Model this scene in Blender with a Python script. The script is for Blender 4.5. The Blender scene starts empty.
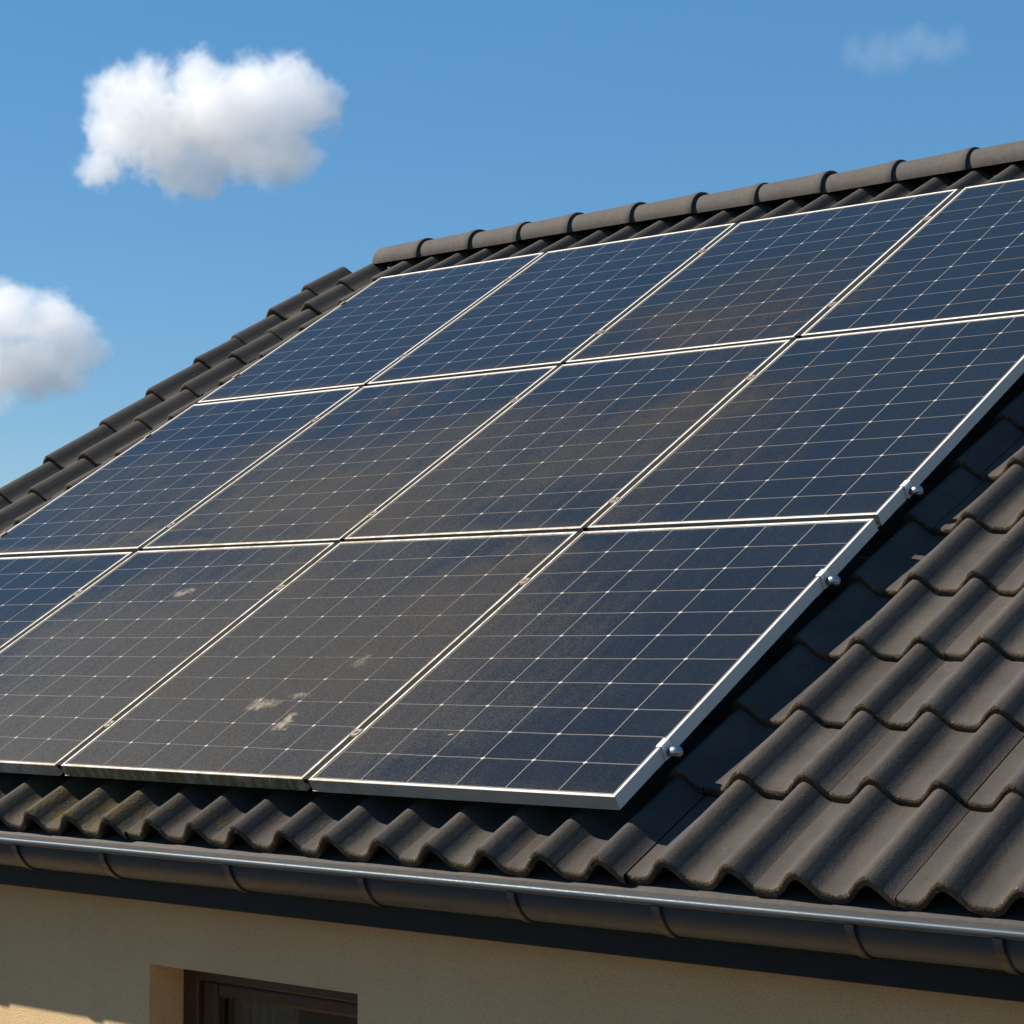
import bpy, bmesh, math, random
from mathutils import Vector, Matrix, noise
random.seed(7)
R = math.radians
S = bpy.context.scene
COL = S.collection
Z0 = 3.3                      # height of the panels' lower edge above the ground
BETA = 0.547904286            # roof pitch
CB, SB = math.cos(BETA), math.sin(BETA)

# ------------------------------------------------------------------ camera
cam = bpy.data.cameras.new('camera')
cam.sensor_width = 36.0
cam.lens = 2218.03 / 1024 * 36.0
cam.clip_start = 0.05
cam.clip_end = 5000
camo = bpy.data.objects.new('camera', cam)
CAMPOS = Vector((3.05578, -3.85582, Z0 + 0.33213))
YAW, PITCH = 0.71658, 0.061639
camo.location = CAMPOS
camo.rotation_euler = (math.pi / 2 + PITCH, 0, YAW)
COL.objects.link(camo)
S.camera = camo

# ------------------------------------------------------------------ world, sun, exposure
SUN = Vector((-0.85, -0.478, 0.885)).normalized()
elev = math.asin(SUN.z)
rot = math.atan2(SUN.x, SUN.y)
W = bpy.data.worlds.new('World')
S.world = W
W.use_nodes = True
nt = W.node_tree
nt.nodes.clear()
sky = nt.nodes.new('ShaderNodeTexSky')
sky.sky_type = 'NISHITA'
sky.sun_disc = False
sky.sun_elevation = elev
sky.sun_rotation = rot
sky.altitude = 300
sky.air_density = 1.0
sky.dust_density = 0.0
sky.ozone_density = 1.6
hs = nt.nodes.new('ShaderNodeHueSaturation')
hs.inputs['Saturation'].default_value = 1.28
bg = nt.nodes.new('ShaderNodeBackground')
bg.inputs['Strength'].default_value = 0.054
wo = nt.nodes.new('ShaderNodeOutputWorld')
nt.links.new(sky.outputs[0], hs.inputs['Color'])
mx = nt.nodes.new('ShaderNodeMix')
mx.data_type = 'RGBA'
mx.inputs[0].default_value = 0.5
mx.inputs[7].default_value = (0.80, 2.75, 5.35, 1)      # evens out the pale band towards the horizon
nt.links.new(hs.outputs[0], mx.inputs[6])
nt.links.new(mx.outputs[2], bg.inputs['Color'])
nt.links.new(bg.outputs[0], wo.inputs['Surface'])

sl = bpy.data.lights.new('sun', 'SUN')
sl.energy = 5.0
sl.angle = R(0.53)
sl.color = (1.0, 0.90, 0.77)
so = bpy.data.objects.new('sun', sl)
so.rotation_euler = SUN.to_track_quat('Z', 'Y').to_euler()
so.location = (-20, -10, 30)
COL.objects.link(so)

S.view_settings.view_transform = 'Standard'
S.view_settings.look = 'None'
S.view_settings.exposure = 1.10
S.view_settings.gamma = 1.0
S.render.engine = 'CYCLES'
S.cycles.use_denoising = True
S.cycles.volume_bounces = 24
S.cycles.max_bounces = 28
S.cycles.volume_step_rate = 1.0
S.cycles.volume_max_steps = 256


# ------------------------------------------------------------------ helpers
class N:
    """small node-graph builder"""
    def __init__(self, name):
        self.m = bpy.data.materials.new(name)
        self.m.use_nodes = True
        self.t = self.m.node_tree
        self.t.nodes.clear()
        self.out = self.t.nodes.new('ShaderNodeOutputMaterial')

    def node(self, typ, **kw):
        n = self.t.nodes.new(typ)
        for k, v in kw.items():
            setattr(n, k, v)
        return n

    def put(self, sock, v):
        if v is None:
            return
        if isinstance(v, bpy.types.NodeSocket):
            self.t.links.new(v, sock)
        elif isinstance(v, tuple) and len(v) == 3 and sock.type == 'RGBA':
            sock.default_value = (*v, 1)
        else:
            sock.default_value = v

    def math(self, op, a, b=None, c=None, clamp=False):
        n = self.node('ShaderNodeMath', operation=op, use_clamp=clamp)
        for i, v in enumerate((a, b, c)):
            self.put(n.inputs[i], v)
        return n.outputs[0]

    def vec(self, op, a, b=None):
        n = self.node('ShaderNodeVectorMath', operation=op)
        self.put(n.inputs[0], a)
        if b is not None:
            self.put(n.inputs[1], b)
        return n.outputs['Value'] if op in ('LENGTH', 'DISTANCE', 'DOT_PRODUCT') else n.outputs['Vector']

    def coord(self, kind='Object', ob=None):
        n = self.node('ShaderNodeTexCoord')
        if ob is not None:
            n.object = ob
        return n.outputs[kind]

    def sep(self, v):
        n = self.node('ShaderNodeSeparateXYZ')
        self.put(n.inputs[0], v)
        return n.outputs

    def comb(self, x, y, z):
        n = self.node('ShaderNodeCombineXYZ')
        for i, v in enumerate((x, y, z)):
            self.put(n.inputs[i], v)
        return n.outputs[0]

    def noise(self, v, scale, detail=3, rough=0.55, dist=0.0):
        n = self.node('ShaderNodeTexNoise')
        self.put(n.inputs['Vector'], v)
        n.inputs['Scale'].default_value = scale
        n.inputs['Detail'].default_value = detail
        n.inputs['Roughness'].default_value = rough
        n.inputs['Distortion'].default_value = dist
        return n.outputs['Fac']

    def smooth(self, v, lo, hi, a=0.0, b=1.0):
        n = self.node('ShaderNodeMapRange', interpolation_type='SMOOTHSTEP')
        for i, x in enumerate((v, lo, hi, a, b)):
            self.put(n.inputs[i], x)
        return n.outputs[0]

    def lin(self, v, lo, hi, a=0.0, b=1.0):
        n = self.node('ShaderNodeMapRange')
        for i, x in enumerate((v, lo, hi, a, b)):
            self.put(n.inputs[i], x)
        return n.outputs[0]

    def mix(self, f, a, b):
        n = self.node('ShaderNodeMix', data_type='RGBA')
        self.put(n.inputs[0], f)
        self.put(n.inputs[6], a)
        self.put(n.inputs[7], b)
        return n.outputs[2]

    def mul(self, col, f):
        n = self.node('ShaderNodeMix', data_type='RGBA', blend_type='MULTIPLY')
        n.inputs[0].default_value = 1.0
        self.put(n.inputs[6], col)
        c = self.comb(f, f, f)
        self.put(n.inputs[7], c)
        return n.outputs[2]

    def bump(self, h, strength=0.5, dist=0.01, normal=None):
        n = self.node('ShaderNodeBump')
        n.inputs['Strength'].default_value = strength
        n.inputs['Distance'].default_value = dist
        self.put(n.inputs['Height'], h)
        if normal is not None:
            self.put(n.inputs['Normal'], normal)
        return n.outputs[0]

    def bsdf(self, color, rough=0.6, metal=0.0, normal=None, spec=0.5, **kw):
        n = self.node('ShaderNodeBsdfPrincipled')
        self.put(n.inputs['Base Color'], color)
        self.put(n.inputs['Roughness'], rough)
        self.put(n.inputs['Metallic'], metal)
        self.put(n.inputs['Specular IOR Level'], spec)
        if normal is not None:
            self.put(n.inputs['Normal'], normal)
        for k, v in kw.items():
            self.put(n.inputs[k], v)
        self.t.links.new(n.outputs[0], self.out.inputs['Surface'])
        return self.m


def link(name, bm, mats, parent=None, smooth=False, loc=None):
    me = bpy.data.meshes.new(name)
    bm.normal_update()
    bm.to_mesh(me)
    bm.free()
    for m in (mats if isinstance(mats, (list, tuple)) else [mats]):
        me.materials.append(m)
    if smooth:
        for p in me.polygons:
            p.use_smooth = True
    o = bpy.data.objects.new(name, me)
    COL.objects.link(o)
    if parent is not None:
        o.parent = parent
    if loc is not None:
        o.location = loc
    return o


def empty(name, label, cat, loc, rotx=0.0, group=None):
    o = bpy.data.objects.new(name, None)
    o.empty_display_size = 0.2
    COL.objects.link(o)
    o.location = loc
    o.rotation_euler = (rotx, 0, 0)
    o['label'] = label
    o['category'] = cat
    if group:
        o['group'] = group
    return o


def roofpt(x, s, h):
    return Vector((x, s * CB - h * SB, Z0 + s * SB + h * CB))


def box(bm, lo, hi, bevel=0.0, seg=2):
    x0, y0, z0 = lo
    x1, y1, z1 = hi
    vs = [bm.verts.new(p) for p in ((x0, y0, z0), (x1, y0, z0), (x1, y1, z0), (x0, y1, z0),
                                    (x0, y0, z1), (x1, y0, z1), (x1, y1, z1), (x0, y1, z1))]
    fs = [bm.faces.new([vs[i] for i in q]) for q in
          ((3, 2, 1, 0), (4, 5, 6, 7), (0, 1, 5, 4), (1, 2, 6, 5), (2, 3, 7, 6), (3, 0, 4, 7))]
    if bevel:
        es = list({e for f in fs for e in f.edges})
        bmesh.ops.bevel(bm, geom=es, offset=bevel, segments=seg, profile=0.5, affect='EDGES')


def extrude_profile(bm, pts, x0, x1, closed=True, cap=True):
    """profile of (y, z) points swept along x"""
    a = [bm.verts.new((x0, y, z)) for y, z in pts]
    b = [bm.verts.new((x1, y, z)) for y, z in pts]
    n = len(pts)
    for i in range(n if closed else n - 1):
        j = (i + 1) % n
        bm.faces.new((a[i], a[j], b[j], b[i]))
    if cap and closed:
        bm.faces.new(list(reversed(a)))
        bm.faces.new(b)


# ------------------------------------------------------------------ materials
def mat_metal(name, col, rough, metal, grime=0.25, grime_col=(0.10, 0.08, 0.05), nscale=9.0, spec=0.5):
    n = N(name)
    co = n.coord('Object')
    g = n.noise(co, nscale, 5, 0.65)
    g = n.smooth(g, 0.48, 0.75, 0.0, grime)
    c = n.mix(g, col, grime_col)
    r = n.lin(n.noise(co, 60, 3), 0.3, 0.7, rough * 0.85, rough * 1.15)
    return n.bsdf(c, r, metal, None, spec)


def mat_render_wall():
    n = N('cream_render')
    co = n.coord('Object')
    big = n.noise(co, 1.3, 4, 0.6)
    fine = n.noise(co, 190, 4, 0.7)
    streak = n.noise(n.vec('MULTIPLY', co, (5.0, 5.0, 0.5)), 1.6, 4)
    c = n.mix(n.smooth(big, 0.3, 0.75), (0.565, 0.420, 0.232), (0.51, 0.372, 0.198))
    c = n.mix(n.smooth(streak, 0.52, 0.8, 0, 0.25), c, (0.36, 0.28, 0.18))
    c = n.mul(c, n.lin(fine, 0.25, 0.75, 0.74, 1.18))
    return n.bsdf(c, 0.92, 0, n.bump(fine, 0.55, 0.004), 0.2)


def mat_tile(edge=False):
    n = N('tile_edge' if edge else 'concrete_tile')
    co = n.coord('Object')
    x, s, h = n.sep(co)
    big = n.noise(co, 1.1, 4, 0.6)
    mid = n.noise(co, 9, 5, 0.65)
    fine = n.noise(co, 260, 3, 0.7)
    spots = n.noise(co, 70, 2, 0.5)
    spots2 = n.noise(co, 26, 3, 0.6)
    if edge:
        c = n.mix(n.smooth(mid, 0.35, 0.68), (0.034, 0.028, 0.022), (0.098, 0.073, 0.045))
        c = n.mix(n.smooth(spots, 0.58, 0.72, 0, 0.6), c, (0.20, 0.165, 0.11))
        c = n.mul(c, n.lin(fine, 0.2, 0.8, 0.6, 1.4))
        return n.bsdf(c, 0.95, 0, n.bump(n.noise(co, 120, 4, 0.7), 0.9, 0.006), 0.15)
    c = n.mix(n.smooth(mid, 0.3, 0.72), (0.0475, 0.0430, 0.0396), (0.0635, 0.0572, 0.0522))
    c = n.mix(n.smooth(big, 0.5, 0.75, 0, 0.35), c, (0.058, 0.050, 0.042))
    # dust washed down onto the pans, and pale lichen specks
    c = n.mix(n.smooth(spots2, 0.66, 0.80, 0, 0.25), c, (0.115, 0.100, 0.078))
    c = n.mix(n.smooth(spots, 0.745, 0.80, 0, 0.6), c, (0.24, 0.22, 0.18))
    # moss on the lowest course near the left end
    mx = n.math('ABSOLUTE', n.math('SUBTRACT', x, -1.86))
    m = n.math('MULTIPLY', n.smooth(mx, 0.12, 0.40, 1, 0), n.smooth(s, 0.0, 0.22, 1, 0))
    m = n.math('MULTIPLY', m, n.smooth(n.noise(co, 22, 5, 0.7), 0.40, 0.58))
    m2 = n.math('MULTIPLY', n.smooth(x, -2.0, -0.1, 0.9, 0.15), n.smooth(s, -0.05, 0.12, 1, 0))
    m2 = n.math('MULTIPLY', m2, n.smooth(n.noise(co, 14, 5, 0.7), 0.56, 0.70))
    m = n.math('MAXIMUM', m, m2)
    c = n.mix(n.math('MULTIPLY', m, 0.85), c, (0.080, 0.060, 0.022))
    c = n.mul(c, n.lin(fine, 0.2, 0.8, 0.78, 1.22))
    at = n.node('ShaderNodeAttribute', attribute_name='tone')
    c = n.mul(c, n.lin(at.outputs['Fac'], -1, 1, 0.90, 1.10))
    hgt = n.math('ADD', n.math('MULTIPLY', fine, 0.35), n.math('MULTIPLY', n.noise(co, 90, 3), 0.3))
    hgt = n.math('ADD', hgt, n.math('MULTIPLY', m, n.noise(co, 130, 4, 0.7)))
    return n.bsdf(c, n.lin(mid, 0.3, 0.7, 0.82, 0.95), 0, n.bump(hgt, 0.55, 0.006), 0.09)


def mat_plain(name, col, rough, nscale=20, amount=0.2, spec=0.4, metal=0.0):
    n = N(name)
    co = n.coord('Object')
    f = n.noise(co, nscale, 5, 0.65)
    c = n.mul(col, n.lin(f, 0.25, 0.75, 1 - amount, 1 + amount))
    return n.bsdf(c, rough, metal, n.bump(f, 0.15, 0.002), spec)


M = {}
M['wall'] = mat_render_wall()
M['tile'] = mat_tile()
M['tile_edge'] = mat_tile(True)
M['gutter'] = mat_metal('anthracite_gutter_metal', (0.0310, 0.0460, 0.0580), 0.42, 0.0, 0.12, (0.038, 0.048, 0.056), 9.0, 0.18)
M['bracket'] = mat_metal('dark_bracket_metal', (0.0150, 0.0220, 0.0290), 0.38, 0.0, 0.1, (0.02, 0.024, 0.028), 9.0, 0.3)
M['apron'] = mat_metal('eave_flashing_metal', (0.036, 0.0345, 0.0325), 0.6, 0.0, 0.35, (0.070, 0.060, 0.046))
M['fascia'] = mat_plain('painted_fascia', (0.0105, 0.0140, 0.0175), 0.5, 20, 0.2, 0.2)
M['ridge'] = mat_plain('ridge_tile_concrete', (0.061, 0.0555, 0.051), 0.85, 45, 0.2, 0.2)
M['alu'] = mat_metal('aluminium_frame', (0.80, 0.775, 0.73), 0.42, 0.35, 0.22, (0.30, 0.24, 0.16), 14)
M['clamp'] = mat_metal('weathered_clamp', (0.16, 0.135, 0.10), 0.6, 0.2, 0.6, (0.12, 0.095, 0.06), 40)
M['shade_strip'] = mat_plain('gap_shade_dark', (0.011, 0.0098, 0.0070), 0.9, 60, 0.3, 0.2)  # near-black colour stands in for shade between the panels
M['rail'] = mat_metal('rail_aluminium', (0.62, 0.62, 0.61), 0.35, 0.9, 0.2)
M['steel'] = mat_metal('polished_steel', (0.33, 0.335, 0.34), 0.27, 1.0, 0.2, (0.25, 0.22, 0.18))
M['black_rubber'] = mat_plain('black_backsheet', (0.018, 0.018, 0.018), 0.6)
M['wood'] = mat_plain('dark_brown_window_wood', (0.052, 0.026, 0.013), 0.42, 30, 0.3)
M['curtain'] = mat_plain('grey_curtain_cloth', (0.22, 0.22, 0.21), 0.9)
M['room'] = mat_plain('dim_room_paint', (0.30, 0.28, 0.25), 0.9)
n = N('window_glass')
M['glass'] = n.bsdf((0.75, 0.80, 0.80), 0.02, 0, None, 0.5, **{'Transmission Weight': 1.0, 'IOR': 1.45})
n = N('dry_ground')  # dry soil, browned so its bounce light warms the wall
co = n.coord('Object')
M['dry_ground'] = n.bsdf(n.mix(n.smooth(n.noise(co, 0.6, 6, 0.7), 0.3, 0.7), (0.034, 0.027, 0.016), (0.050, 0.040, 0.024)), 0.95, 0,
                   n.bump(n.noise(co, 40, 5, 0.7), 0.6, 0.05), 0.1)
n = N('warm_bounce_paving')  # warm tone picked to tint the light bounced upwards
co = n.coord('Object')
br = n.node('ShaderNodeTexBrick')
n.put(br.inputs['Vector'], co)
br.inputs['Scale'].default_value = 2.0
br.inputs['Mortar Size'].default_value = 0.012
br.inputs['Color1'].default_value = (0.38, 0.235, 0.10, 1)
br.inputs['Color2'].default_value = (0.34, 0.21, 0.09, 1)
br.inputs['Mortar'].default_value = (0.09, 0.07, 0.05, 1)
M['bounce_paving'] = n.bsdf(n.mul(br.outputs[0], n.lin(n.noise(co, 6, 5), 0.3, 0.7, 0.85, 1.12)), 0.85, 0, None, 0.2)


# ------------------------------------------------------------------ the setting: ground
def disc(name, r, z, m, seg=64):
    bm = bmesh.new()
    bmesh.ops.create_circle(bm, cap_ends=True, segments=seg, radius=r)
    o = link(name, bm, m, loc=(0, 0, z))
    o['kind'] = 'structure'
    return o


disc('ground', 3000, 0.0, M['dry_ground'], 96)
bm = bmesh.new()
box(bm, (-9, -1.7, -0.1), (7, 9, 0.0))  # added out of view to bounce warm light onto gutter and wall
o = link('added_bounce_yard', bm, M['bounce_paving'], loc=(0, 0, 0.02))
o['kind'] = 'structure'

# ------------------------------------------------------------------ house
XL, XR = -4.60, 2.10           # outer faces of the gable walls
WALL_Y = 0.085                  # front face of the front wall
S_APEX = 4.40
AP = roofpt(0, S_APEX, -0.13)  # roof underside at the ridge
BACK_Y = 2 * AP.y - WALL_Y
house = empty('house', 'cream rendered house with a dark tiled roof, anthracite gutter and brown window', 'house', (0, WALL_Y, 0))


def hlink(name, bm, m, smooth=False, parent=None):
    """meshes given in world coordinates, parented to the house"""
    o = link(name, bm, m, smooth=smooth)
    p = parent or house
    o.parent = p
    bpy.context.view_layer.update()
    o.matrix_parent_inverse = p.matrix_world.inverted()
    return o


# window opening in the front wall
WX0, WX1, WZ1, WZ0 = -1.680, -0.884, Z0 - 0.5215, Z0 - 1.72
REV = 0.117
bm = bmesh.new()
TH = 0.30
ztop = Z0 - 0.19
yb = WALL_Y + TH
# front wall as four blocks round the opening, butted end to end
box(bm, (XL, WALL_Y, 0), (WX0, yb, ztop))
box(bm, (WX1, WALL_Y, 0), (XR, yb, ztop))
box(bm, (WX0, WALL_Y, WZ1), (WX1, yb, ztop))
box(bm, (WX0, WALL_Y, 0), (WX1, yb, WZ0))
# gable walls and back wall
for xa, xb in ((XL, XL + TH), (XR - TH, XR)):
    pts = [(yb + 0.001, 0), (BACK_Y - TH - 0.001, 0), (BACK_Y - TH - 0.001, ztop), (AP.y, AP.z - 0.10), (yb + 0.001, ztop)]
    extrude_profile(bm, pts, xa, xb)
box(bm, (XL, BACK_Y - TH, 0), (XR, BACK_Y, ztop))
bmesh.ops.recalc_face_normals(bm, faces=bm.faces[:])
hlink('wall', bm, M['wall'])

# window: frame, sash, pane, curtain
win_loc = Vector((WX0, WALL_Y + REV, WZ0))
bm = bmesh.new()


def ring(bm, x0, x1, z0, z1, ws, wt, y0, y1, bev):
    box(bm, (x0, y0, z0), (x0 + ws, y1, z1), bev)
    box(bm, (x1 - ws, y0, z0), (x1, y1, z1), bev)
    box(bm, (x0 + ws + .0005, y0 + .0005, z1 - wt), (x1 - ws - .0005, y1, z1), bev)
    box(bm, (x0 + ws + .0005, y0 + .0005, z0), (x1 - ws - .0005, y1, z0 + wt), bev)


fy = WALL_Y + REV
ring(bm, WX0 + .002, WX1 - .002, WZ0 + .002, WZ1 - .002, 0.060, 0.048, fy, fy + 0.07, 0.005)
window = hlink('window', bm, M['wood'])
window['label'] = 'dark brown wooden window in a deep cream reveal'
del window['label']
bm = bmesh.new()
ring(bm, WX0 + .064, WX1 - .064, WZ0 + .052, WZ1 - .052, 0.062, 0.040, fy + .014, fy + 0.066, 0.008)
hlink('sash', bm, M['wood'], parent=window)
bm = bmesh.new()
box(bm, (WX0 + .128, fy + .036, WZ0 + .094), (WX1 - .128, fy + .040, WZ1 - .094))
hlink('pane', bm, M['glass'], parent=window)
bm = bmesh.new()
prev = None
for i in range(61):
    u = i / 60
    xx = WX0 + 0.06 + 0.22 * u
    yy = fy + 0.16 + 0.014 * math.sin(u * 34) + 0.006 * math.sin(u * 71)
    a, b = bm.verts.new((xx, yy, WZ0)), bm.verts.new((xx, yy, WZ1 - .01))
    if prev:
        bm.faces.new((prev[0], a, b, prev[1]))
    prev = (a, b)
hlink('curtain', bm, M['curtain'], smooth=True, parent=window)
bm = bmesh.new()   # window board outside
box(bm, (WX0 + .003, WALL_Y - 0.035, WZ0 - .03), (WX1 - .003, fy - .002, WZ0 + .001), 0.004)
hlink('sill', bm, M['gutter'], parent=window)

# ------------------------------------------------------------------ roof of interlocking tiles
PITCH_X = 0.169
VALLEY0 = 0.246
H_V = -0.130                  # level of the pans under the panels
AMP = 0.041
COURSES = [-.122, .214, .500, .793, 1.10, 1.42, 1.72, 2.01, 2.31, 2.64, 2.97, 3.25, 3.535, 3.82, 4.08]
K0 = -29
K1 = 12


def xmap(u):
    """the verge tiles at the left end are wider than the rest"""
    return VALLEY0 + PITCH_X * u if u > -26.5 else VALLEY0 - PITCH_X * 26.5 + 0.238 * (u + 26.5)


X_LEFT = xmap(K0 + 0.3)


def prof(u):
    """u in tile rolls, valley at integers -> height 0..AMP"""
    f = u - math.floor(u)
    # broad shallow pan, round roll, its lee flank steeper and ending in a crease
    pan = 0.0062 * math.cos(2 * math.pi * (f - .62))
    if f < 0.16 or f > 0.90:
        return AMP * 0.0 + pan
    if f < 0.57:
        q = (f - 0.16) / 0.41
        return AMP * (q * q * (3 - 2 * q)) ** 1.05 + pan
    q = (f - 0.57) / 0.33
    return AMP * (1 - q * q * (3 - 2 * q)) + pan


def tile_courses(bm, flip=False, res=14):
    """every tile is two rolls wide, with its own small jitter"""
    rnd = random.Random(3)
    tone = bm.verts.layers.float.new('tone')
    ncourse = len(COURSES)
    T = 0.026
    for ci, s0 in enumerate(COURSES):
        s1 = COURSES[ci + 1] + 0.05 if ci + 1 < ncourse else 4.365
        k = K0
        while k < K1:
            ka = k - 0.09
            kb = min(k + 2 - 0.09, K1)
            if k == K0:
                ka = K0 + 0.30
            js, jh, jt = rnd.gauss(0, .0028 if k > K0 else .012), rnd.gauss(0, .0007 if k > K0 else .003), rnd.gauss(0, .0006)
            n = int((kb - ka) * res)
            tn = rnd.uniform(-1, 1)
            ov = 0.0002
            rows = []
            #     s offset, height, on-the-edge flag
            L = s1 - s0
            sect = [(0.045, -T + .003), (0.004, -T), (0.0, -T + .003), (0.0, -.0045), (0.0025, -.001), (0.007, 0.0),
                    (L * .5, 0.0), (L, 0.0)]
            for (ds, dh) in sect:
                tilt = 0.025 * (1 - min(ds, L) / L)
                row = []
                for i in range(n + 1):
                    u = ka + (kb - ka) * i / n
                    x = xmap(u)
                    if i == 0:
                        x += ov
                    wob = 0.0011 * noise.noise((x * 21, s0 * 7.3, 2.1)) + 0.0022 * noise.noise((x * 5.3, s0 * 3.1, 7.7))
                    hh = H_V + prof(u) * (1.0 if u > -26.5 else 1.22) + tilt + dh + jh + jt * (i / n - .5) + (0.002 if i == n else 0.0) * 0
                    ss = s0 + ds + (js + wob * 1.6 if ds < .1 else 0)
                    nv_ = bm.verts.new((x, ss, hh + wob * .4))
                    nv_[tone] = tn
                    row.append(nv_)
                rows.append(row)
            for r in range(len(rows) - 1):
                for i in range(n):
                    f = bm.faces.new((rows[r][i], rows[r][i + 1], rows[r + 1][i + 1], rows[r + 1][i]))
                    f.smooth = True
                    f.material_index = 1 if r in (0, 1, 2, 3) else 0
            # verge: the end tile turns down over the gable
            for end in ((0,) if k == K0 else ()) + ((n,) if kb == K1 else ()):
                prevv = None
                for r in range(5, len(rows)):
                    v = rows[r][end]
                    w_ = bm.verts.new((v.co.x - (.010 if end == 0 else -.010), v.co.y, v.co.z - .012))
                    d = bm.verts.new((v.co.x - (.012 if end == 0 else -.012), v.co.y, H_V - .085))
                    if prevv:
                        for a, b in ((prevv[0], v), ):
                            bm.faces.new((prevv[0], v, w_, prevv[1])).material_index = 0
                            bm.faces.new((prevv[1], w_, d, prevv[2])).material_index = 0
                    else:
                        q0 = bm.verts.new((v.co.x + (.022 if end == 0 else -.022), v.co.y, H_V - .085))
                        bm.faces.new((v, w_, d, q0)).material_index = 1
                    prevv = (v, w_, d)
            k += 2


bm = bmesh.new()
tile_courses(bm)
# under-roof deck so that no light leaks through, and the far slope
xl, xr = X_LEFT - 0.03, VALLEY0 + PITCH_X * K1 - 0.02
for (a, b) in (((-.06, -.135), (S_APEX, -.135)), ):
    extrude_profile(bm, [(.0, -.176), (S_APEX, -.176), (S_APEX, -.160), (.0, -.160)], xl + .04, xr - .02)
roof = link('roof', bm, [M['tile'], M['tile_edge']], parent=house)
roof.rotation_euler = (BETA, 0, 0)
roof.location = (0, -WALL_Y, Z0)

# far slope (only its outline could ever be seen): plain courses turned about the ridge
bm = bmesh.new()
rb = []
ay = AP.y
for ci in range(len(COURSES)):
    s0 = COURSES[ci]
    s1 = COURSES[ci + 1] + .03 if ci + 1 < len(COURSES) else 4.33
    for (kk0, kk1) in ((K0 + .3, K1), ):
        n_ = int((kk1 - kk0) * 8)
        rows = []
        for (s_, dh) in ((s0, -.017), (s0, 0.019), (s1, 0)):
            row = []
            for i in range(n_ + 1):
                u = kk0 + (kk1 - kk0) * i / n_
                p = roofpt(xmap(u), s_, H_V + prof(u) + dh)
                row.append(bm.verts.new((p.x, 2 * ay - p.y, p.z)))
            rows.append(row)
        for r in range(2):
            for i in range(n_):
                f = bm.faces.new((rows[r][i + 1], rows[r][i], rows[r + 1][i], rows[r + 1][i + 1]))
                f.smooth = True
hlink('rear_roof', bm, M['tile'], smooth=True)

# ridge tiles: tapered half rounds, each lapping over the next
RB = roofpt(0, 4.315, -0.050)
RCY, RCZ = RB.y + 0.104, RB.z
RR = RCY - RB.y
joints = [-4.46, -4.171, -3.842, -3.544, -3.242, -2.89, -2.555, -2.229, -1.903, -1.571, -1.238, -0.90, -0.57, -0.24, 0.09, 0.42,
          0.75, 1.08, 1.41, 1.74, 2.07, 2.32]
ridge_mesh_cache = {}
for i in range(len(joints) - 1):
    x0, x1 = joints[i], joints[i + 1]
    L = x1 - x0 + 0.035
    first = i == 0
    bm = bmesh.new()
    seg = 26
    # x, radius scale: the right-hand mouth is wider and overlaps the next tile
    st = [(0.0, 0.865), (0.012, 0.87), (L * .5, 0.925), (L - 0.045, 0.98), (L - 0.03, 1.022), (L - 0.006, 1.026), (L, 1.01)]
    if first:
        st = [(0.0, 0.62), (0.008, 0.78), (0.028, 0.90)] + st[2:]
    outer, inner = [], []
    for (dx, sc) in st:
        ro, ri = [], []
        for j in range(seg + 1):
            a = math.pi * (-0.06 + 1.12 * j / seg)
            rr = RR * sc
            ro.append(bm.verts.new((x0 + dx, RCY - math.cos(a) * rr, RCZ + math.sin(a) * rr * 0.84)))
            ri.append(bm.verts.new((x0 + dx, RCY - math.cos(a) * (rr - .014), RCZ + math.sin(a) * (rr - .014) * 0.84)))
        outer.append(ro)
        inner.append(ri)
    for a in range(len(st) - 1):
        for j in range(seg):
            f = bm.faces.new((outer[a][j], outer[a][j + 1], outer[a + 1][j + 1], outer[a + 1][j]))
            f = bm.faces.new((inner[a][j + 1], inner[a][j], inner[a + 1][j], inner[a + 1][j + 1]))
        for j in (0, seg):
            bm.faces.new((outer[a][j], outer[a + 1][j], inner[a + 1][j], inner[a][j]))
    for j in range(seg):
        bm.faces.new((outer[-1][j], outer[-1][j + 1], inner[-1][j + 1], inner[-1][j]))
        bm.faces.new((outer[0][j + 1], outer[0][j], inner[0][j], inner[0][j + 1]))
    if first:
        bm.faces.new([v for v in outer[0]])
    bmesh.ops.recalc_face_normals(bm, faces=bm.faces[:])
    # settle each tile slightly differently
    dz = random.gauss(0, .002)
    ry = random.gauss(0, .004)
    bmesh.ops.rotate(bm, verts=bm.verts[:], cent=((x0 + x1) / 2, RCY, RCZ), matrix=Matrix.Rotation(ry, 3, 'Y'))
    bmesh.ops.translate(bm, verts=bm.verts[:], vec=(0, 0, dz))
    ob = hlink('ridge_tile', bm, M['ridge'], smooth=True, parent=roof)
    md = ob.modifiers.new('edges', 'EDGE_SPLIT')
    md.split_angle = R(40)

# ------------------------------------------------------------------ eave: fascia, flashing, gutter with brackets
GX0, GX1 = X_LEFT - 0.05, VALLEY0 + PITCH_X * K1 + 0.02
FY = -0.028
bm = bmesh.new()
box(bm, (GX0 + .03, FY, Z0 - 0.334), (GX1 - .03, FY + 0.022, Z0 - 0.196), 0.002)
hlink('fascia', bm, M['fascia'])
bm = bmesh.new()
box(bm, (GX0 + .03, FY + .0225, Z0 - 0.326), (GX1 - .03, WALL_Y - .001, Z0 - 0.312))
hlink('soffit', bm, M['fascia'])

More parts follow.
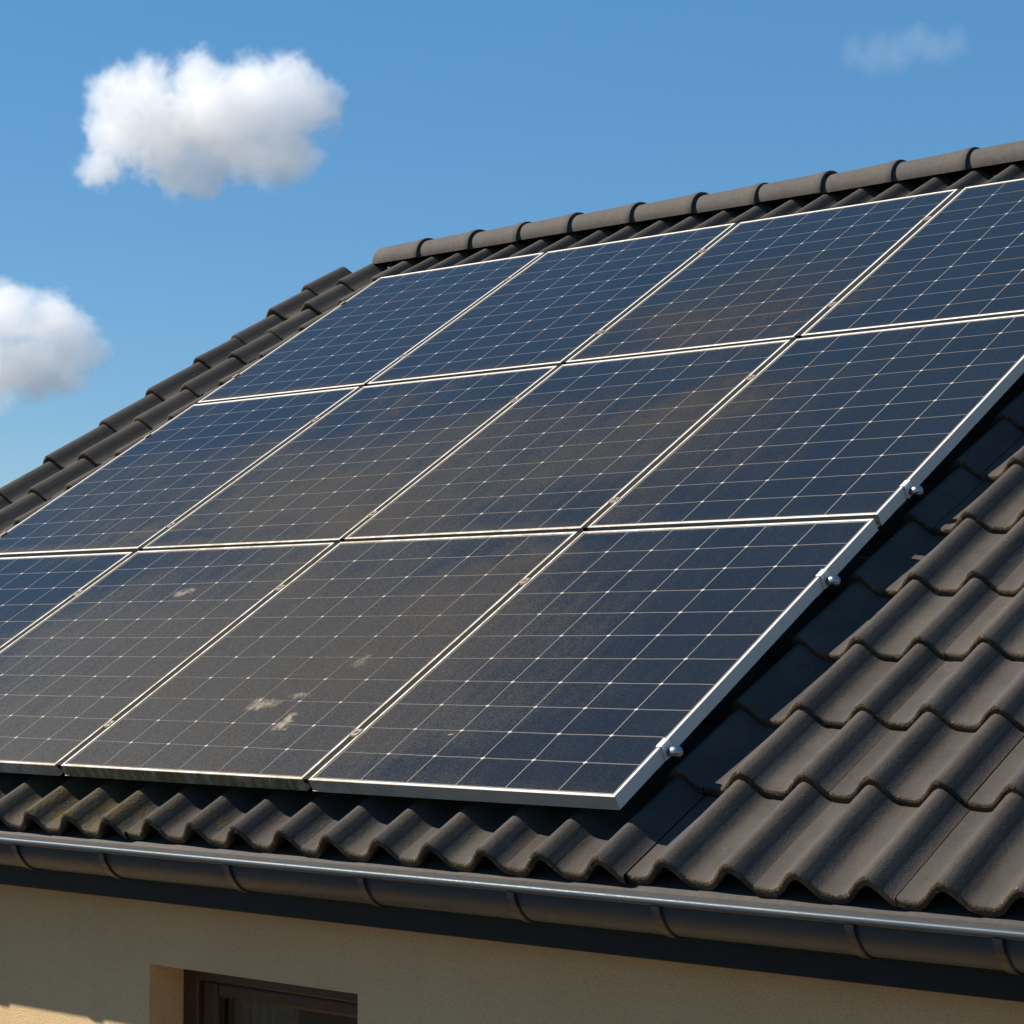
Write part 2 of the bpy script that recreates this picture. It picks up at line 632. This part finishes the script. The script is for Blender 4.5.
GY, GZ, GR = -0.101, Z0 - 0.192, 0.074
bm = bmesh.new()
pts_o, pts_i = [], []
for j in range(29):
    a = math.pi * (1 + j / 28)
    pts_o.append((GY + math.cos(a) * GR, GZ + math.sin(a) * GR))
    pts_i.append((GY + math.cos(a) * (GR - .002), GZ + math.sin(a) * (GR - .002)))
extrude_profile(bm, pts_o + list(reversed(pts_i)), GX0, GX1)
# rolled bead on the front lip
bead = [(GY - GR - .003 + math.cos(2 * math.pi * j / 16) * .0095, GZ + .004 + math.sin(2 * math.pi * j / 16) * .0095) for j in range(16)]
extrude_profile(bm, bead, GX0 - .001, GX1 + .001)
bmesh.ops.recalc_face_normals(bm, faces=bm.faces[:])
gutter = hlink('gutter', bm, M['gutter'], smooth=True)
md = gutter.modifiers.new('edges', 'EDGE_SPLIT')
md.split_angle = R(45)
for e in (GX0, GX1):
    bm = bmesh.new()
    d = .003 if e == GX0 else -.003
    extrude_profile(bm, [(y, z) for y, z in pts_o], e - abs(d), e + abs(d))
    bmesh.ops.recalc_face_normals(bm, faces=bm.faces[:])
    hlink('end_stop', bm, M['gutter'], parent=gutter)
# eave flashing dipping into the gutter
bm = bmesh.new()
pa = [(GY - GR + .022, GZ - .006), (-.050, Z0 - .188), (0.03, Z0 - .150), (0.03, Z0 - .152), (-.050, Z0 - .190), (GY - GR + .022, GZ - .0085)]
extrude_profile(bm, pa, GX0 + .02, GX1 - .02)
bmesh.ops.recalc_face_normals(bm, faces=bm.faces[:])
hlink('flashing', bm, M['apron'], parent=gutter)
for bx_ in [-4.55, -4.10, -3.66, -3.22, -2.79, -2.36, -1.931, -1.559, -1.074, -0.610, -0.149, 0.248, 0.716, 1.034, 1.46, 1.89]:
    bm = bmesh.new()
    w = 0.0125
    po, pi_ = [], []
    for j in range(25):
        a = math.pi * (1.0 + j / 24)
        po.append((GY + math.cos(a) * (GR + .0035), GZ + math.sin(a) * (GR + .0035)))
        pi_.append((GY + math.cos(a) * (GR + .0008), GZ + math.sin(a) * (GR + .0008)))
    extrude_profile(bm, po + list(reversed(pi_)), bx_ - w, bx_ + w)
    # raised rib down the middle of the strap
    po2 = [(GY + math.cos(math.pi * (1.02 + .96 * j / 24)) * (GR + .0045 + .0055 * max(0, 1 - j / 4)), GZ + math.sin(math.pi * (1.02 + .96 * j / 24)) * (GR + .0045 + .0055 * max(0, 1 - j / 4))) for j in range(25)]
    pi2 = [(GY + math.cos(math.pi * (1.02 + .96 * j / 24)) * (GR + .003), GZ + math.sin(math.pi * (1.02 + .96 * j / 24)) * (GR + .003)) for j in range(25)]
    extrude_profile(bm, po2 + list(reversed(pi2)), bx_ - w * .8, bx_ + w * .8)
    bmesh.ops.recalc_face_normals(bm, faces=bm.faces[:])
    hlink('gutter_bracket', bm, M['bracket'], parent=gutter)

# ------------------------------------------------------------------ solar panels
PW, PH, GAP = 1.0, 1.29989, 0.025
FW, FH = PW - GAP, PH - GAP      # outer size of one frame
FT = 0.035                       # frame thickness
LIP = 0.0080


def mat_frame():
    n = N('panel_frame_aluminium')
    co = n.coord('Object', roof)
    x, s, h = n.sep(co)
    g = n.noise(co, 16, 5, 0.68)
    # grime lines: the dusty panels' frames are yellowed, the lower front of one is mossy
    zone = n.math('MULTIPLY', n.smooth(n.math('ABSOLUTE', n.math('ADD', x, 1.9)), .8, 1.7, 1, .12), n.smooth(s, 1.2, 3.0, 1, .25))
    g1 = n.math('MULTIPLY', n.smooth(g, 0.36, 0.62), zone)
    c = n.mix(n.math('MULTIPLY', g1, 0.80), (0.60, 0.575, 0.535), (0.30, 0.235, 0.135))
    _lx, ly, lz = n.sep(n.coord('Object'))
    front = n.math('MULTIPLY', n.smooth(lz, -.0012, -.0022), n.smooth(ly, .002, .0005))
    mossy = n.math('MULTIPLY', front, n.math('MULTIPLY', n.smooth(s, .6, .5), n.math('MULTIPLY', n.smooth(x, -2.0, -1.97), n.smooth(x, -1.03, -1.0, 1, 0))))
    ms = n.noise(n.vec('MULTIPLY', co, (1.0, 1.0, 0.25)), 55, 4, .7)
    c = n.mix(n.math('MULTIPLY', mossy, n.smooth(ms, .25, .60, .45, .95)), c, (0.10, 0.085, 0.030))
    c = n.mix(n.math('MULTIPLY', n.math('SUBTRACT', front, mossy), n.smooth(s, .5, .7, .6, .85)), c, (0.19, 0.168, 0.13))  # front faces darkened: shade and dirt put into the colour
    return n.bsdf(c, n.lin(g, .3, .7, .42, .6), 0.15, n.bump(n.noise(co, 300, 2), .08, .001), 0.3)


def mat_cells():
    n = N('solar_cells')
    lo = n.coord('Object')
    rc = n.coord('Object', roof)
    x, y, _ = n.sep(lo)
    X, Sx, _h = n.sep(rc)
    m0 = LIP + 0.0065
    nu, nv = 6, 11
    cw, ch = (FW - 2 * m0) / nu, (FH - 2 * m0) / nv
    # hand-laid strings are never dead straight
    wob = n.lin(n.noise(rc, 7, 2), .3, .7, -.0012, .0012)
    u = n.math('DIVIDE', n.math('SUBTRACT', n.math('ADD', x, wob), m0), cw)
    v = n.math('DIVIDE', n.math('SUBTRACT', n.math('ADD', y, wob), m0), ch)
    du = n.math('MULTIPLY', n.math('ABSOLUTE', n.math('SUBTRACT', u, n.math('ROUND', u))), cw)
    dv = n.math('MULTIPLY', n.math('ABSOLUTE', n.math('SUBTRACT', v, n.math('ROUND', v))), ch)
    inx = n.math('MULTIPLY', n.math('GREATER_THAN', x, m0 + .02), n.math('LESS_THAN', x, FW - m0 - .02))
    iny = n.math('MULTIPLY', n.math('GREATER_THAN', y, m0 + .02), n.math('LESS_THAN', y, FH - m0 - .02))
    lu = n.math('MULTIPLY', n.smooth(du, .0009, .0019, 0.80, 0), inx)
    lv = n.math('MULTIPLY', n.smooth(dv, .0011, .0023, 0.55, 0), iny)
    dot = n.smooth(n.math('ADD', du, n.math('MULTIPLY', dv, 1.1)), .0055, .0085, 1, 0)
    dot = n.math('MULTIPLY', dot, n.math('MULTIPLY', inx, iny))
    bx_ = n.math('MINIMUM', n.math('SUBTRACT', x, 0.0), n.math('SUBTRACT', FW, x))
    by_ = n.math('MINIMUM', n.math('SUBTRACT', y, 0.0), n.math('SUBTRACT', FH, y))
    bd = n.math('MINIMUM', bx_, by_)
    border = n.math('MULTIPLY', n.smooth(bd, m0 - .0010, m0, .75, 0), n.smooth(bd, LIP + .0012, LIP + .0022))
    line = n.math('MAXIMUM', n.math('MAXIMUM', lu, lv), n.math('MAXIMUM', dot, border))
    # fine finger grid across every cell
    fg = n.math('ABSOLUTE', n.math('SUBTRACT', n.math('FRACT', n.math('MULTIPLY', v, 24.0)), .5))
    fing = n.smooth(fg, .42, .48, 0, .06)
    wn = n.node('ShaderNodeTexWhiteNoise', noise_dimensions='4D')
    oi = n.node('ShaderNodeObjectInfo')
    n.put(wn.inputs['Vector'], n.comb(n.math('FLOOR', u), n.math('FLOOR', v), 0.0))
    n.put(wn.inputs['W'], n.math('MULTIPLY', oi.outputs['Random'], 37.0))
    tint = n.lin(wn.outputs['Value'], 0, 1, .86, 1.14)
    cell = n.mul((0.0050, 0.0066, 0.0100), tint)
    cell = n.mix(fing, cell, (0.10, 0.10, 0.11))
    # ---- dust: an even film, brown drifts with shapes of their own, dirt along the lower edges
    dist = n.node('ShaderNodeTexNoise', noise_dimensions='3D')
    n.put(dist.inputs['Vector'], rc)
    dist.inputs['Scale'].default_value = 3.2
    dist.inputs['Detail'].default_value = 5
    dv_ = n.vec('MULTIPLY', n.vec('SUBTRACT', dist.outputs['Color'], (.5, .5, .5)), (.55, .55, 0))
    wc = n.vec('ADD', n.comb(X, Sx, 0.0), dv_)
    wx, wy, _z = n.sep(wc)
    clumps = n.noise(rc, 11, 6, .68)
    film = None
    # x, s, rx, rs, amount : even grey film over the dirtiest panels
    for (cx, cy, rx, ry, am) in ((-2.05, .55, 1.25, .95, .55), (-1.35, .55, .75, .8, .36), (-1.95, 1.75, 1.15, .65, .42),
                                 (-.75, .55, .45, .8, .24), (-3.2, 1.75, .9, .6, .20), (-1.55, 2.9, .6, .6, .20), (-1.0, 1.9, .6, .6, .24)):
        d = n.vec('LENGTH', n.vec('MULTIPLY', n.vec('SUBTRACT', wc, (cx, cy, 0.)), (1 / rx, 1 / ry, 0)))
        g = n.smooth(d, .25, 1.15, am, 0)
        film = g if film is None else n.math('ADD', film, g)
    brown = None
    for (cx, cy, rx, ry, am) in ((-1.04, 2.08, .34, .26, .60), (-1.12, 1.16, .26, .18, .75), (-1.22, .90, .20, .22, .60), (-1.28, .57, .22, .26, .40),
                                 (-2.46, 1.61, .45, .26, .50), (-2.10, 1.42, .22, .16, .75), (-1.92, 1.40, .30, .18, .70), (-1.45, 2.76, .34, .26, .50),
                                 (-3.10, 1.42, .28, .14, .55), (-2.2, .03, .3, .10, .4), (-1.05, 2.72, .14, .2, .40), (-2.05, 1.1, .18, .16, .35),
                                 (-.92, 1.39, .16, .1, .5), (-2.62, 2.40, .35, .18, .30), (-2.05, .62, .10, .45, .30), (-.95, 2.95, .13, .30, .30)):
        d = n.vec('LENGTH', n.vec('MULTIPLY', n.vec('SUBTRACT', wc, (cx, cy, 0.)), (1 / rx, 1 / ry, 0)))
        g = n.smooth(d, .1, 1.15, am, 0)
        brown = g if brown is None else n.math('MAXIMUM', brown, g)
    brown = n.math('MULTIPLY', brown, n.smooth(clumps, .36, .64, .12, 1.1))
    low = n.math('MULTIPLY', n.smooth(n.math('ADD', y, n.math('MULTIPLY', n.noise(rc, 12, 4), .05)), .030, .10, .36, 0), n.smooth(X, -.9, -1.3, .35, 1))
    edge = n.math('MULTIPLY', n.smooth(n.math('ADD', bx_, n.math('MULTIPLY', n.noise(rc, 15, 4), .05)), .030, .065, .30, 0), n.smooth(X, -.8, -1.4, .1, 1))
    grain = n.noise(rc, 300, 2, .7)
    grain2 = n.noise(rc, 165, 2, .6)
    film = n.math('MULTIPLY', n.math('ADD', film, .20), n.lin(grain, .33, .67, .45, 1.55))
    streak = n.noise(n.comb(n.math('MULTIPLY', X, 26.0), n.math('MULTIPLY', Sx, 1.5), 0.0), 1.0, 4, .65)
    film = n.math('MULTIPLY', film, n.lin(streak, .3, .7, .72, 1.28))
    fcol = n.mix(n.smooth(n.math('ADD', n.math('MULTIPLY', grain, .6), n.math('MULTIPLY', grain2, .4)), .44, .62), (0.0105, 0.0103, 0.0098), (0.0335, 0.0298, 0.0245))
    film = n.math('MULTIPLY', film, n.lin(n.noise(rc, 2.2, 5, .6), .3, .7, .75, 1.25))
    brown = n.math('MAXIMUM', brown, n.math('MAXIMUM', low, edge))
    brown = n.math('MULTIPLY', brown, n.lin(grain, .33, .67, .1, 1.9))
    # pale splashes of bird droppings
    drop = None
    dn = n.node('ShaderNodeTexNoise', noise_dimensions='3D')
    n.put(dn.inputs['Vector'], rc)
    dn.inputs['Scale'].default_value = 16
    dn.inputs['Detail'].default_value = 5
    dn.inputs['Roughness'].default_value = .7
    dvec = n.vec('ADD', n.comb(X, Sx, 0.0), n.vec('MULTIPLY', n.vec('SUBTRACT', dn.outputs['Color'], (.5, .5, .5)), (.16, .16, 0)))
    for (cx, cy, rx, ry, am) in ((-1.475, .352, .066, .026, .46), (-1.305, .262, .028, .048, .62), (-1.37, .40, .042, .020, .36), (-2.44, .985, .045, .022, .45),
                                 (-1.28, .575, .030, .04, .22), 
                                 (-.66, .235, .010, .012, .7)):
        d = n.vec('LENGTH', n.vec('MULTIPLY', n.vec('SUBTRACT', dvec, (cx, cy, 0.)), (1 / rx, 1 / ry, 0)))
        g = n.smooth(d, .35, 1.25, am, 0)
        drop = g if drop is None else n.math('MAXIMUM', drop, g)
    drop = n.math('MULTIPLY', drop, n.smooth(n.noise(rc, 75, 4, .7), .30, .58))
    col = n.mix(line, cell, n.mix(dot, (0.235, 0.215, 0.185), (0.40, 0.375, 0.335)))
    col = n.mix(n.math('MULTIPLY', film, n.math('SUBTRACT', 1.0, n.math('MULTIPLY', line, .6)), clamp=True), col, fcol)
    col = n.mix(n.math('MULTIPLY', brown, 0.62, clamp=True), col, (0.036, 0.0265, 0.0165))
    col = n.mix(drop, col, (0.30, 0.25, 0.19))
    dirt = n.math('ADD', n.math('MULTIPLY', film, .9), n.math('ADD', brown, drop), clamp=True)
    rough = n.lin(dirt, 0, .6, .10, .55)
    hg = n.math('ADD', n.math('MULTIPLY', grain, dirt), n.math('MULTIPLY', n.noise(rc, 330, 2), .25))
    nb = n.bump(hg, .22, .0015)
    return n.bsdf(col, rough, 0, nb, n.lin(dirt, 0, .7, .25, .14))


M['pframe'] = mat_frame()
M['cells'] = mat_cells()


def frame_mesh():
    bm = bmesh.new()
    # mitred ring with a real profile: outer wall, top lip, inner step, bottom flange
    prof_ = [(-.0013, -FT), (-.0013, -FT + .0022), (0.0, -FT + .0026), (0.0, -.0012), (.0012, 0.0), (LIP - .001, 0.0), (LIP, -.001), (LIP, -.005), (.0035, -.006),
             (.0035, -FT + .002), (.022, -FT + .002), (.022, -FT)]
    corners = ((0, 0, 1, 1), (FW, 0, -1, 1), (FW, FH, -1, -1), (0, FH, 1, -1))
    rings = []
    for (cx, cy, sx, sy) in corners:
        rings.append([bm.verts.new((cx + sx * d, cy + sy * d, z)) for d, z in prof_])
    k = len(prof_)
    for c in range(4):
        a, b = rings[c], rings[(c + 1) % 4]
        for i in range(k):
            j = (i + 1) % k
            bm.faces.new((a[i], b[i], b[j], a[j]))
    bmesh.ops.recalc_face_normals(bm, faces=bm.faces[:])
    return bm


proto = empty('solar_panel', 'x', 'solar panel', (0, 0, 0), 0, 'solar panels on the tiled roof')
fr = link('frame', frame_mesh(), M['pframe'], proto)
bm = bmesh.new()
e0 = LIP - .004
vs = [bm.verts.new(p) for p in ((e0, e0, -.0016), (FW - e0, e0, -.0016), (FW - e0, FH - e0, -.0016), (e0, FH - e0, -.0016))]
bm.faces.new(vs)
vs2 = [bm.verts.new((v.co.x, v.co.y, -.0046)) for v in vs]
bm.faces.new(list(reversed(vs2)))
for i in range(4):
    j = (i + 1) % 4
    bm.faces.new((vs[i], vs2[i], vs2[j], vs[j]))
gl = link('glass', bm, M['cells'], proto)
bm = bmesh.new()
box(bm, (.006, .006, -.0105), (FW - .006, FH - .006, -.0075))
bk = link('backsheet', bm, M['black_rubber'], proto)
bm = bmesh.new()   # added dark strip, stands in for shade in the gap on the left
box(bm, (-GAP + .0006, .004, -.014), (-.0006, FH - .004, -.0022))
shade_strip = link('gap_shade_strip', bm, M['shade_strip'], proto)
bm = bmesh.new()   # and one, deeper, added to block sunlight through the gap below
box(bm, (0.0, -GAP + .0020, -.0335), (FW, -.0020, -.0305))
low_shade_strip = link('gap_shade_strip', bm, M['shade_strip'])

LABELS = {
    (0, 0): 'clean dark blue panel at the bottom right corner of the array, nearest the gutter',
    (0, 1): 'dusty bottom row panel with pale bird droppings, its front frame green with moss',
    (0, 2): 'grey dusty bottom row panel with one small pale smear, left of the mossy framed one',
    (0, 3): 'bottom row panel cut off by the left edge of the photo',
    (1, 0): 'dark blue panel at the right end of the middle row, beside the bare tiles',
    (1, 1): 'middle row panel with a wide brown dust patch near its upper right',
    (1, 2): 'brownish dusty panel second from the left in the middle row, dirty along its lower edge',
    (1, 3): 'bluish grey panel at the left end of the middle row beside the roof verge',
    (2, 0): 'top row panel cut off by the right edge of the photo',
    (2, 1): 'top row panel with grey brown dust near its lower corner, second from the right',
    (2, 2): 'clean blue top row panel second from the left, under the ridge tiles',
    (2, 3): 'pale blue grey panel at the top left corner of the array',
}
rp = random.Random(5)
for r in range(3):
    for c in range(4):
        if (r, c) == (0, 0):
            p, kids = proto, None
        else:
            p = proto.copy()
            COL.objects.link(p)
            for ch in (fr, gl, bk) + ((shade_strip,) if c < 3 else ()) + ((low_shade_strip,) if r else ()):
                k = ch.copy()
                COL.objects.link(k)
                k.parent = p
        p['label'] = LABELS[(r, c)]
        jx, js, jh = (0, 0, 0) if (r, c) == (0, 0) else (rp.uniform(-.0025, .0025), rp.uniform(-.0025, .0025), rp.uniform(-.0012, .0006))
        p.location = roofpt(-PW * (c + 1) + GAP / 2 + jx, PH * r + GAP / 2 + js, jh)
        p.rotation_euler = (BETA, rp.uniform(-.0008, .0008), rp.uniform(-.0012, .0012))

bpy.data.objects.remove(low_shade_strip)

# ------------------------------------------------------------------ rails with clamps, under the panels
RAIL_S = [(.226, 'lowest aluminium rail under the panels, its steel knob nearest the gutter'),
          (1.001, 'aluminium rail under the bottom panel row, its steel knob second up the right edge'),
          (1.477, 'aluminium rail under the middle panel row, its steel knob highest up the right edge'),
          (2.30, 'aluminium rail under the upper half of the middle panel row'),
          (2.86, 'aluminium rail under the lower half of the top panel row'),
          (3.60, 'topmost aluminium rail, under the top panel row just below the ridge')]


def lathe(bm, pts, axis_o, seg=24):
    """profile (x, r) turned about an axis parallel to x"""
    rings = []
    for (x, r) in pts:
        rings.append([bm.verts.new((axis_o[0] + x, axis_o[1] + r * math.cos(2 * math.pi * j / seg), axis_o[2] + r * math.sin(2 * math.pi * j / seg)))
                      for j in range(seg)])
    for a in range(len(rings) - 1):
        for j in range(seg):
            k = (j + 1) % seg
            bm.faces.new((rings[a][j], rings[a][k], rings[a + 1][k], rings[a + 1][j]))
    bm.faces.new(rings[-1])
    bm.faces.new(list(reversed(rings[0])))


rail_children = []
rail = empty('mounting_rail', RAIL_S[0][1], 'mounting rail', roofpt(0, RAIL_S[0][0], -.060), BETA, 'mounting rails under the solar panels')
bm = bmesh.new()
pr = [(-.018, 0), (.018, 0), (.018, .0245), (.007, .0245), (.007, .017), (-.007, .017), (-.007, .0245), (-.018, .0245)]
extrude_profile(bm, pr, -3.96, -0.04)
bmesh.ops.recalc_face_normals(bm, faces=bm.faces[:])
rail_children.append(link('rail_bar', bm, M['rail'], rail))
HR = .060                                     # panel top above the rail's base
for c in (1, 2, 3):
    bm = bmesh.new()
    box(bm, (-PW * c - .0145, -.014, HR + .0004), (-PW * c + .0145, .014, HR + .0026), .001)
    box(bm, (-PW * c - .0085, -.016, .0246), (-PW * c + .0085, .016, HR), .001)
    lathe_b = [bm.verts.new((-PW * c + .006 * math.cos(a * math.pi / 3), .006 * math.sin(a * math.pi / 3), HR + .0026)) for a in range(6)]
    lathe_t = [bm.verts.new((v.co.x, v.co.y, HR + .0048)) for v in lathe_b]
    for a in range(6):
        bm.faces.new((lathe_b[a], lathe_b[(a + 1) % 6], lathe_t[(a + 1) % 6], lathe_t[a]))
    bm.faces.new(lathe_t)
    rail_children.append(link('mid_clamp', bm, M['clamp'], rail))
for sx in (1, -1):
    x0 = -GAP / 2 if sx == 1 else -4 * PW + GAP / 2
    bm = bmesh.new()
    a_, b_ = sorted((x0 - sx * .011, x0 + sx * .0055))
    box(bm, (a_, -.017, HR + .0004), (b_, .017, HR + .0034), .001)
    a_, b_ = sorted((x0 + sx * .0012, x0 + sx * .0055))
    box(bm, (a_, -.017, .0242), (b_, .017, HR + .0004), .001)
    rail_children.append(link('end_clamp', bm, M['alu'] if sx == 1 else M['clamp'], rail))
bm = bmesh.new()
kx = -GAP / 2 + .0055
dome = [(0.0, .0085), (.010, .0085), (.0105, .0150), (.0145, .0162), (.020, .0162), (.026, .0152), (.031, .0128), (.035, .0090), (.0372, .004)]
lathe(bm, dome, (kx, 0.0, .0365))
bmesh.ops.recalc_face_normals(bm, faces=bm.faces[:])
rail_children.append(link('end_knob', bm, M['steel'], rail, smooth=True))
rails = [rail]
for s_, lab in RAIL_S[1:]:
    q = rail.copy()
    COL.objects.link(q)
    q.location = roofpt(0, s_, -.060)
    q['label'] = lab
    for ch in rail_children:
        k = ch.copy()
        COL.objects.link(k)
        k.parent = q


# ------------------------------------------------------------------ clouds: real volumes far behind the roof
def pix_dir(px, py):
    f = 2218.03
    fwd = Vector((-math.sin(YAW) * math.cos(PITCH), math.cos(YAW) * math.cos(PITCH), math.sin(PITCH)))
    right = Vector((math.cos(YAW), math.sin(YAW), 0))
    up = right.cross(fwd)
    return fwd, right, up, (px - 512) / f, (512 - py) / f


def cloud(label, cx, cy, dist, blobs, dens, seedv, sharp=1.0, nscale=.13, albedo=(.985, .985, .985)):
    """blobs: (dx, dy, depth, r) in metres round the cloud's centre, right / up / away"""
    fwd, right, up, u, v = pix_dir(cx, cy)
    pos = CAMPOS + (fwd + right * u + up * v) * dist
    bm = bmesh.new()
    P = []
    for (dx, dy, dz, r) in blobs:
        c = right * dx + up * dy + fwd * dz
        P.append((c, r))
        bmesh.ops.create_icosphere(bm, subdivisions=3, radius=r * 1.06, matrix=Matrix.Translation(c))
    n = N('cloud_vapour')
    co = n.coord('Object')
    seed_off = n.vec('ADD', co, (seedv * 17.0, seedv * 5.0, 3.0))
    n1 = n.noise(seed_off, nscale, 6, .62)
    n2 = n.noise(seed_off, nscale * 4.2, 4, .6)
    field = None
    for (c, r) in P:
        d = n.vec('DISTANCE', co, tuple(c))
        g = n.math('SUBTRACT', 1.0, n.math('DIVIDE', d, r))
        field = g if field is None else n.math('SMOOTH_MAX', field, g, .25)
    fld = n.math('ADD', field, n.math('MULTIPLY', n.math('SUBTRACT', n1, .54), 1.45))
    fld = n.math('ADD', fld, n.math('MULTIPLY', n.math('SUBTRACT', n2, .5), .62))
    den = n.math('MULTIPLY', n.smooth(fld, .0, .62 / sharp), dens)
    # nothing outside the hull
    pv = n.node('ShaderNodeVolumePrincipled')
    pv.inputs['Color'].default_value = (*albedo, 1)
    pv.inputs['Anisotropy'].default_value = 0.0
    n.put(pv.inputs['Density'], den)
    n.t.links.new(pv.outputs[0], n.out.inputs['Volume'])
    o = link('cloud', bm, n.m, loc=pos)
    md = o.modifiers.new('skin', 'REMESH')
    md.mode = 'VOXEL'
    md.voxel_size = 1.0
    o['label'] = label
    o['category'] = 'cloud'
    return o


D = 400.0
k = D / 2218.03      # metres per photo pixel at the clouds


def B(lst, cx, cy):
    return [((x - cx) * k * 1.03, (cy - y) * k * 1.03, dz * k, r * k * 1.12) for (x, y, dz, r) in lst]


cloud('large white puffy cloud with flat ragged base high in the blue sky', 205, 122, D,
      B([(125, 95, 0, 36), (150, 85, 10, 34), (120, 135, 0, 36), (105, 165, 0, 28), (160, 130, 0, 52), (200, 85, 0, 38), (215, 125, -10, 56),
         (180, 165, 0, 38), (200, 178, 5, 28), (250, 90, 10, 40), (265, 120, 0, 50), (290, 85, 0, 34), (305, 110, 0, 38), (322, 105, 0, 24),
         (285, 150, 10, 36), (250, 155, 10, 38)], 205, 122), .13, 1.0, 1.5)
cloud('grey bottomed white cloud low above the left roof verge', 40, 345, D * 1.05,
      B([(-30, 330, 0, 50), (10, 320, 0, 42), (45, 325, 0, 42), (70, 335, 0, 34), (85, 355, 0, 28), (50, 355, -10, 48), (10, 360, 0, 46),
         (-20, 370, 0, 50), (30, 382, 5, 28), (70, 372, 0, 26)], 40, 345), .12, 2.3, 1.4)
cloud('faint thin wisp of cloud in the clear blue sky over the ridge', 905, 48, D * 1.1,
      B([(850, 52, 0, 22), (872, 57, 0, 28), (895, 52, 0, 30), (915, 42, 0, 26), (935, 45, 0, 28), (955, 42, 0, 24)], 905, 48), .016, 4.1, .8, .26)
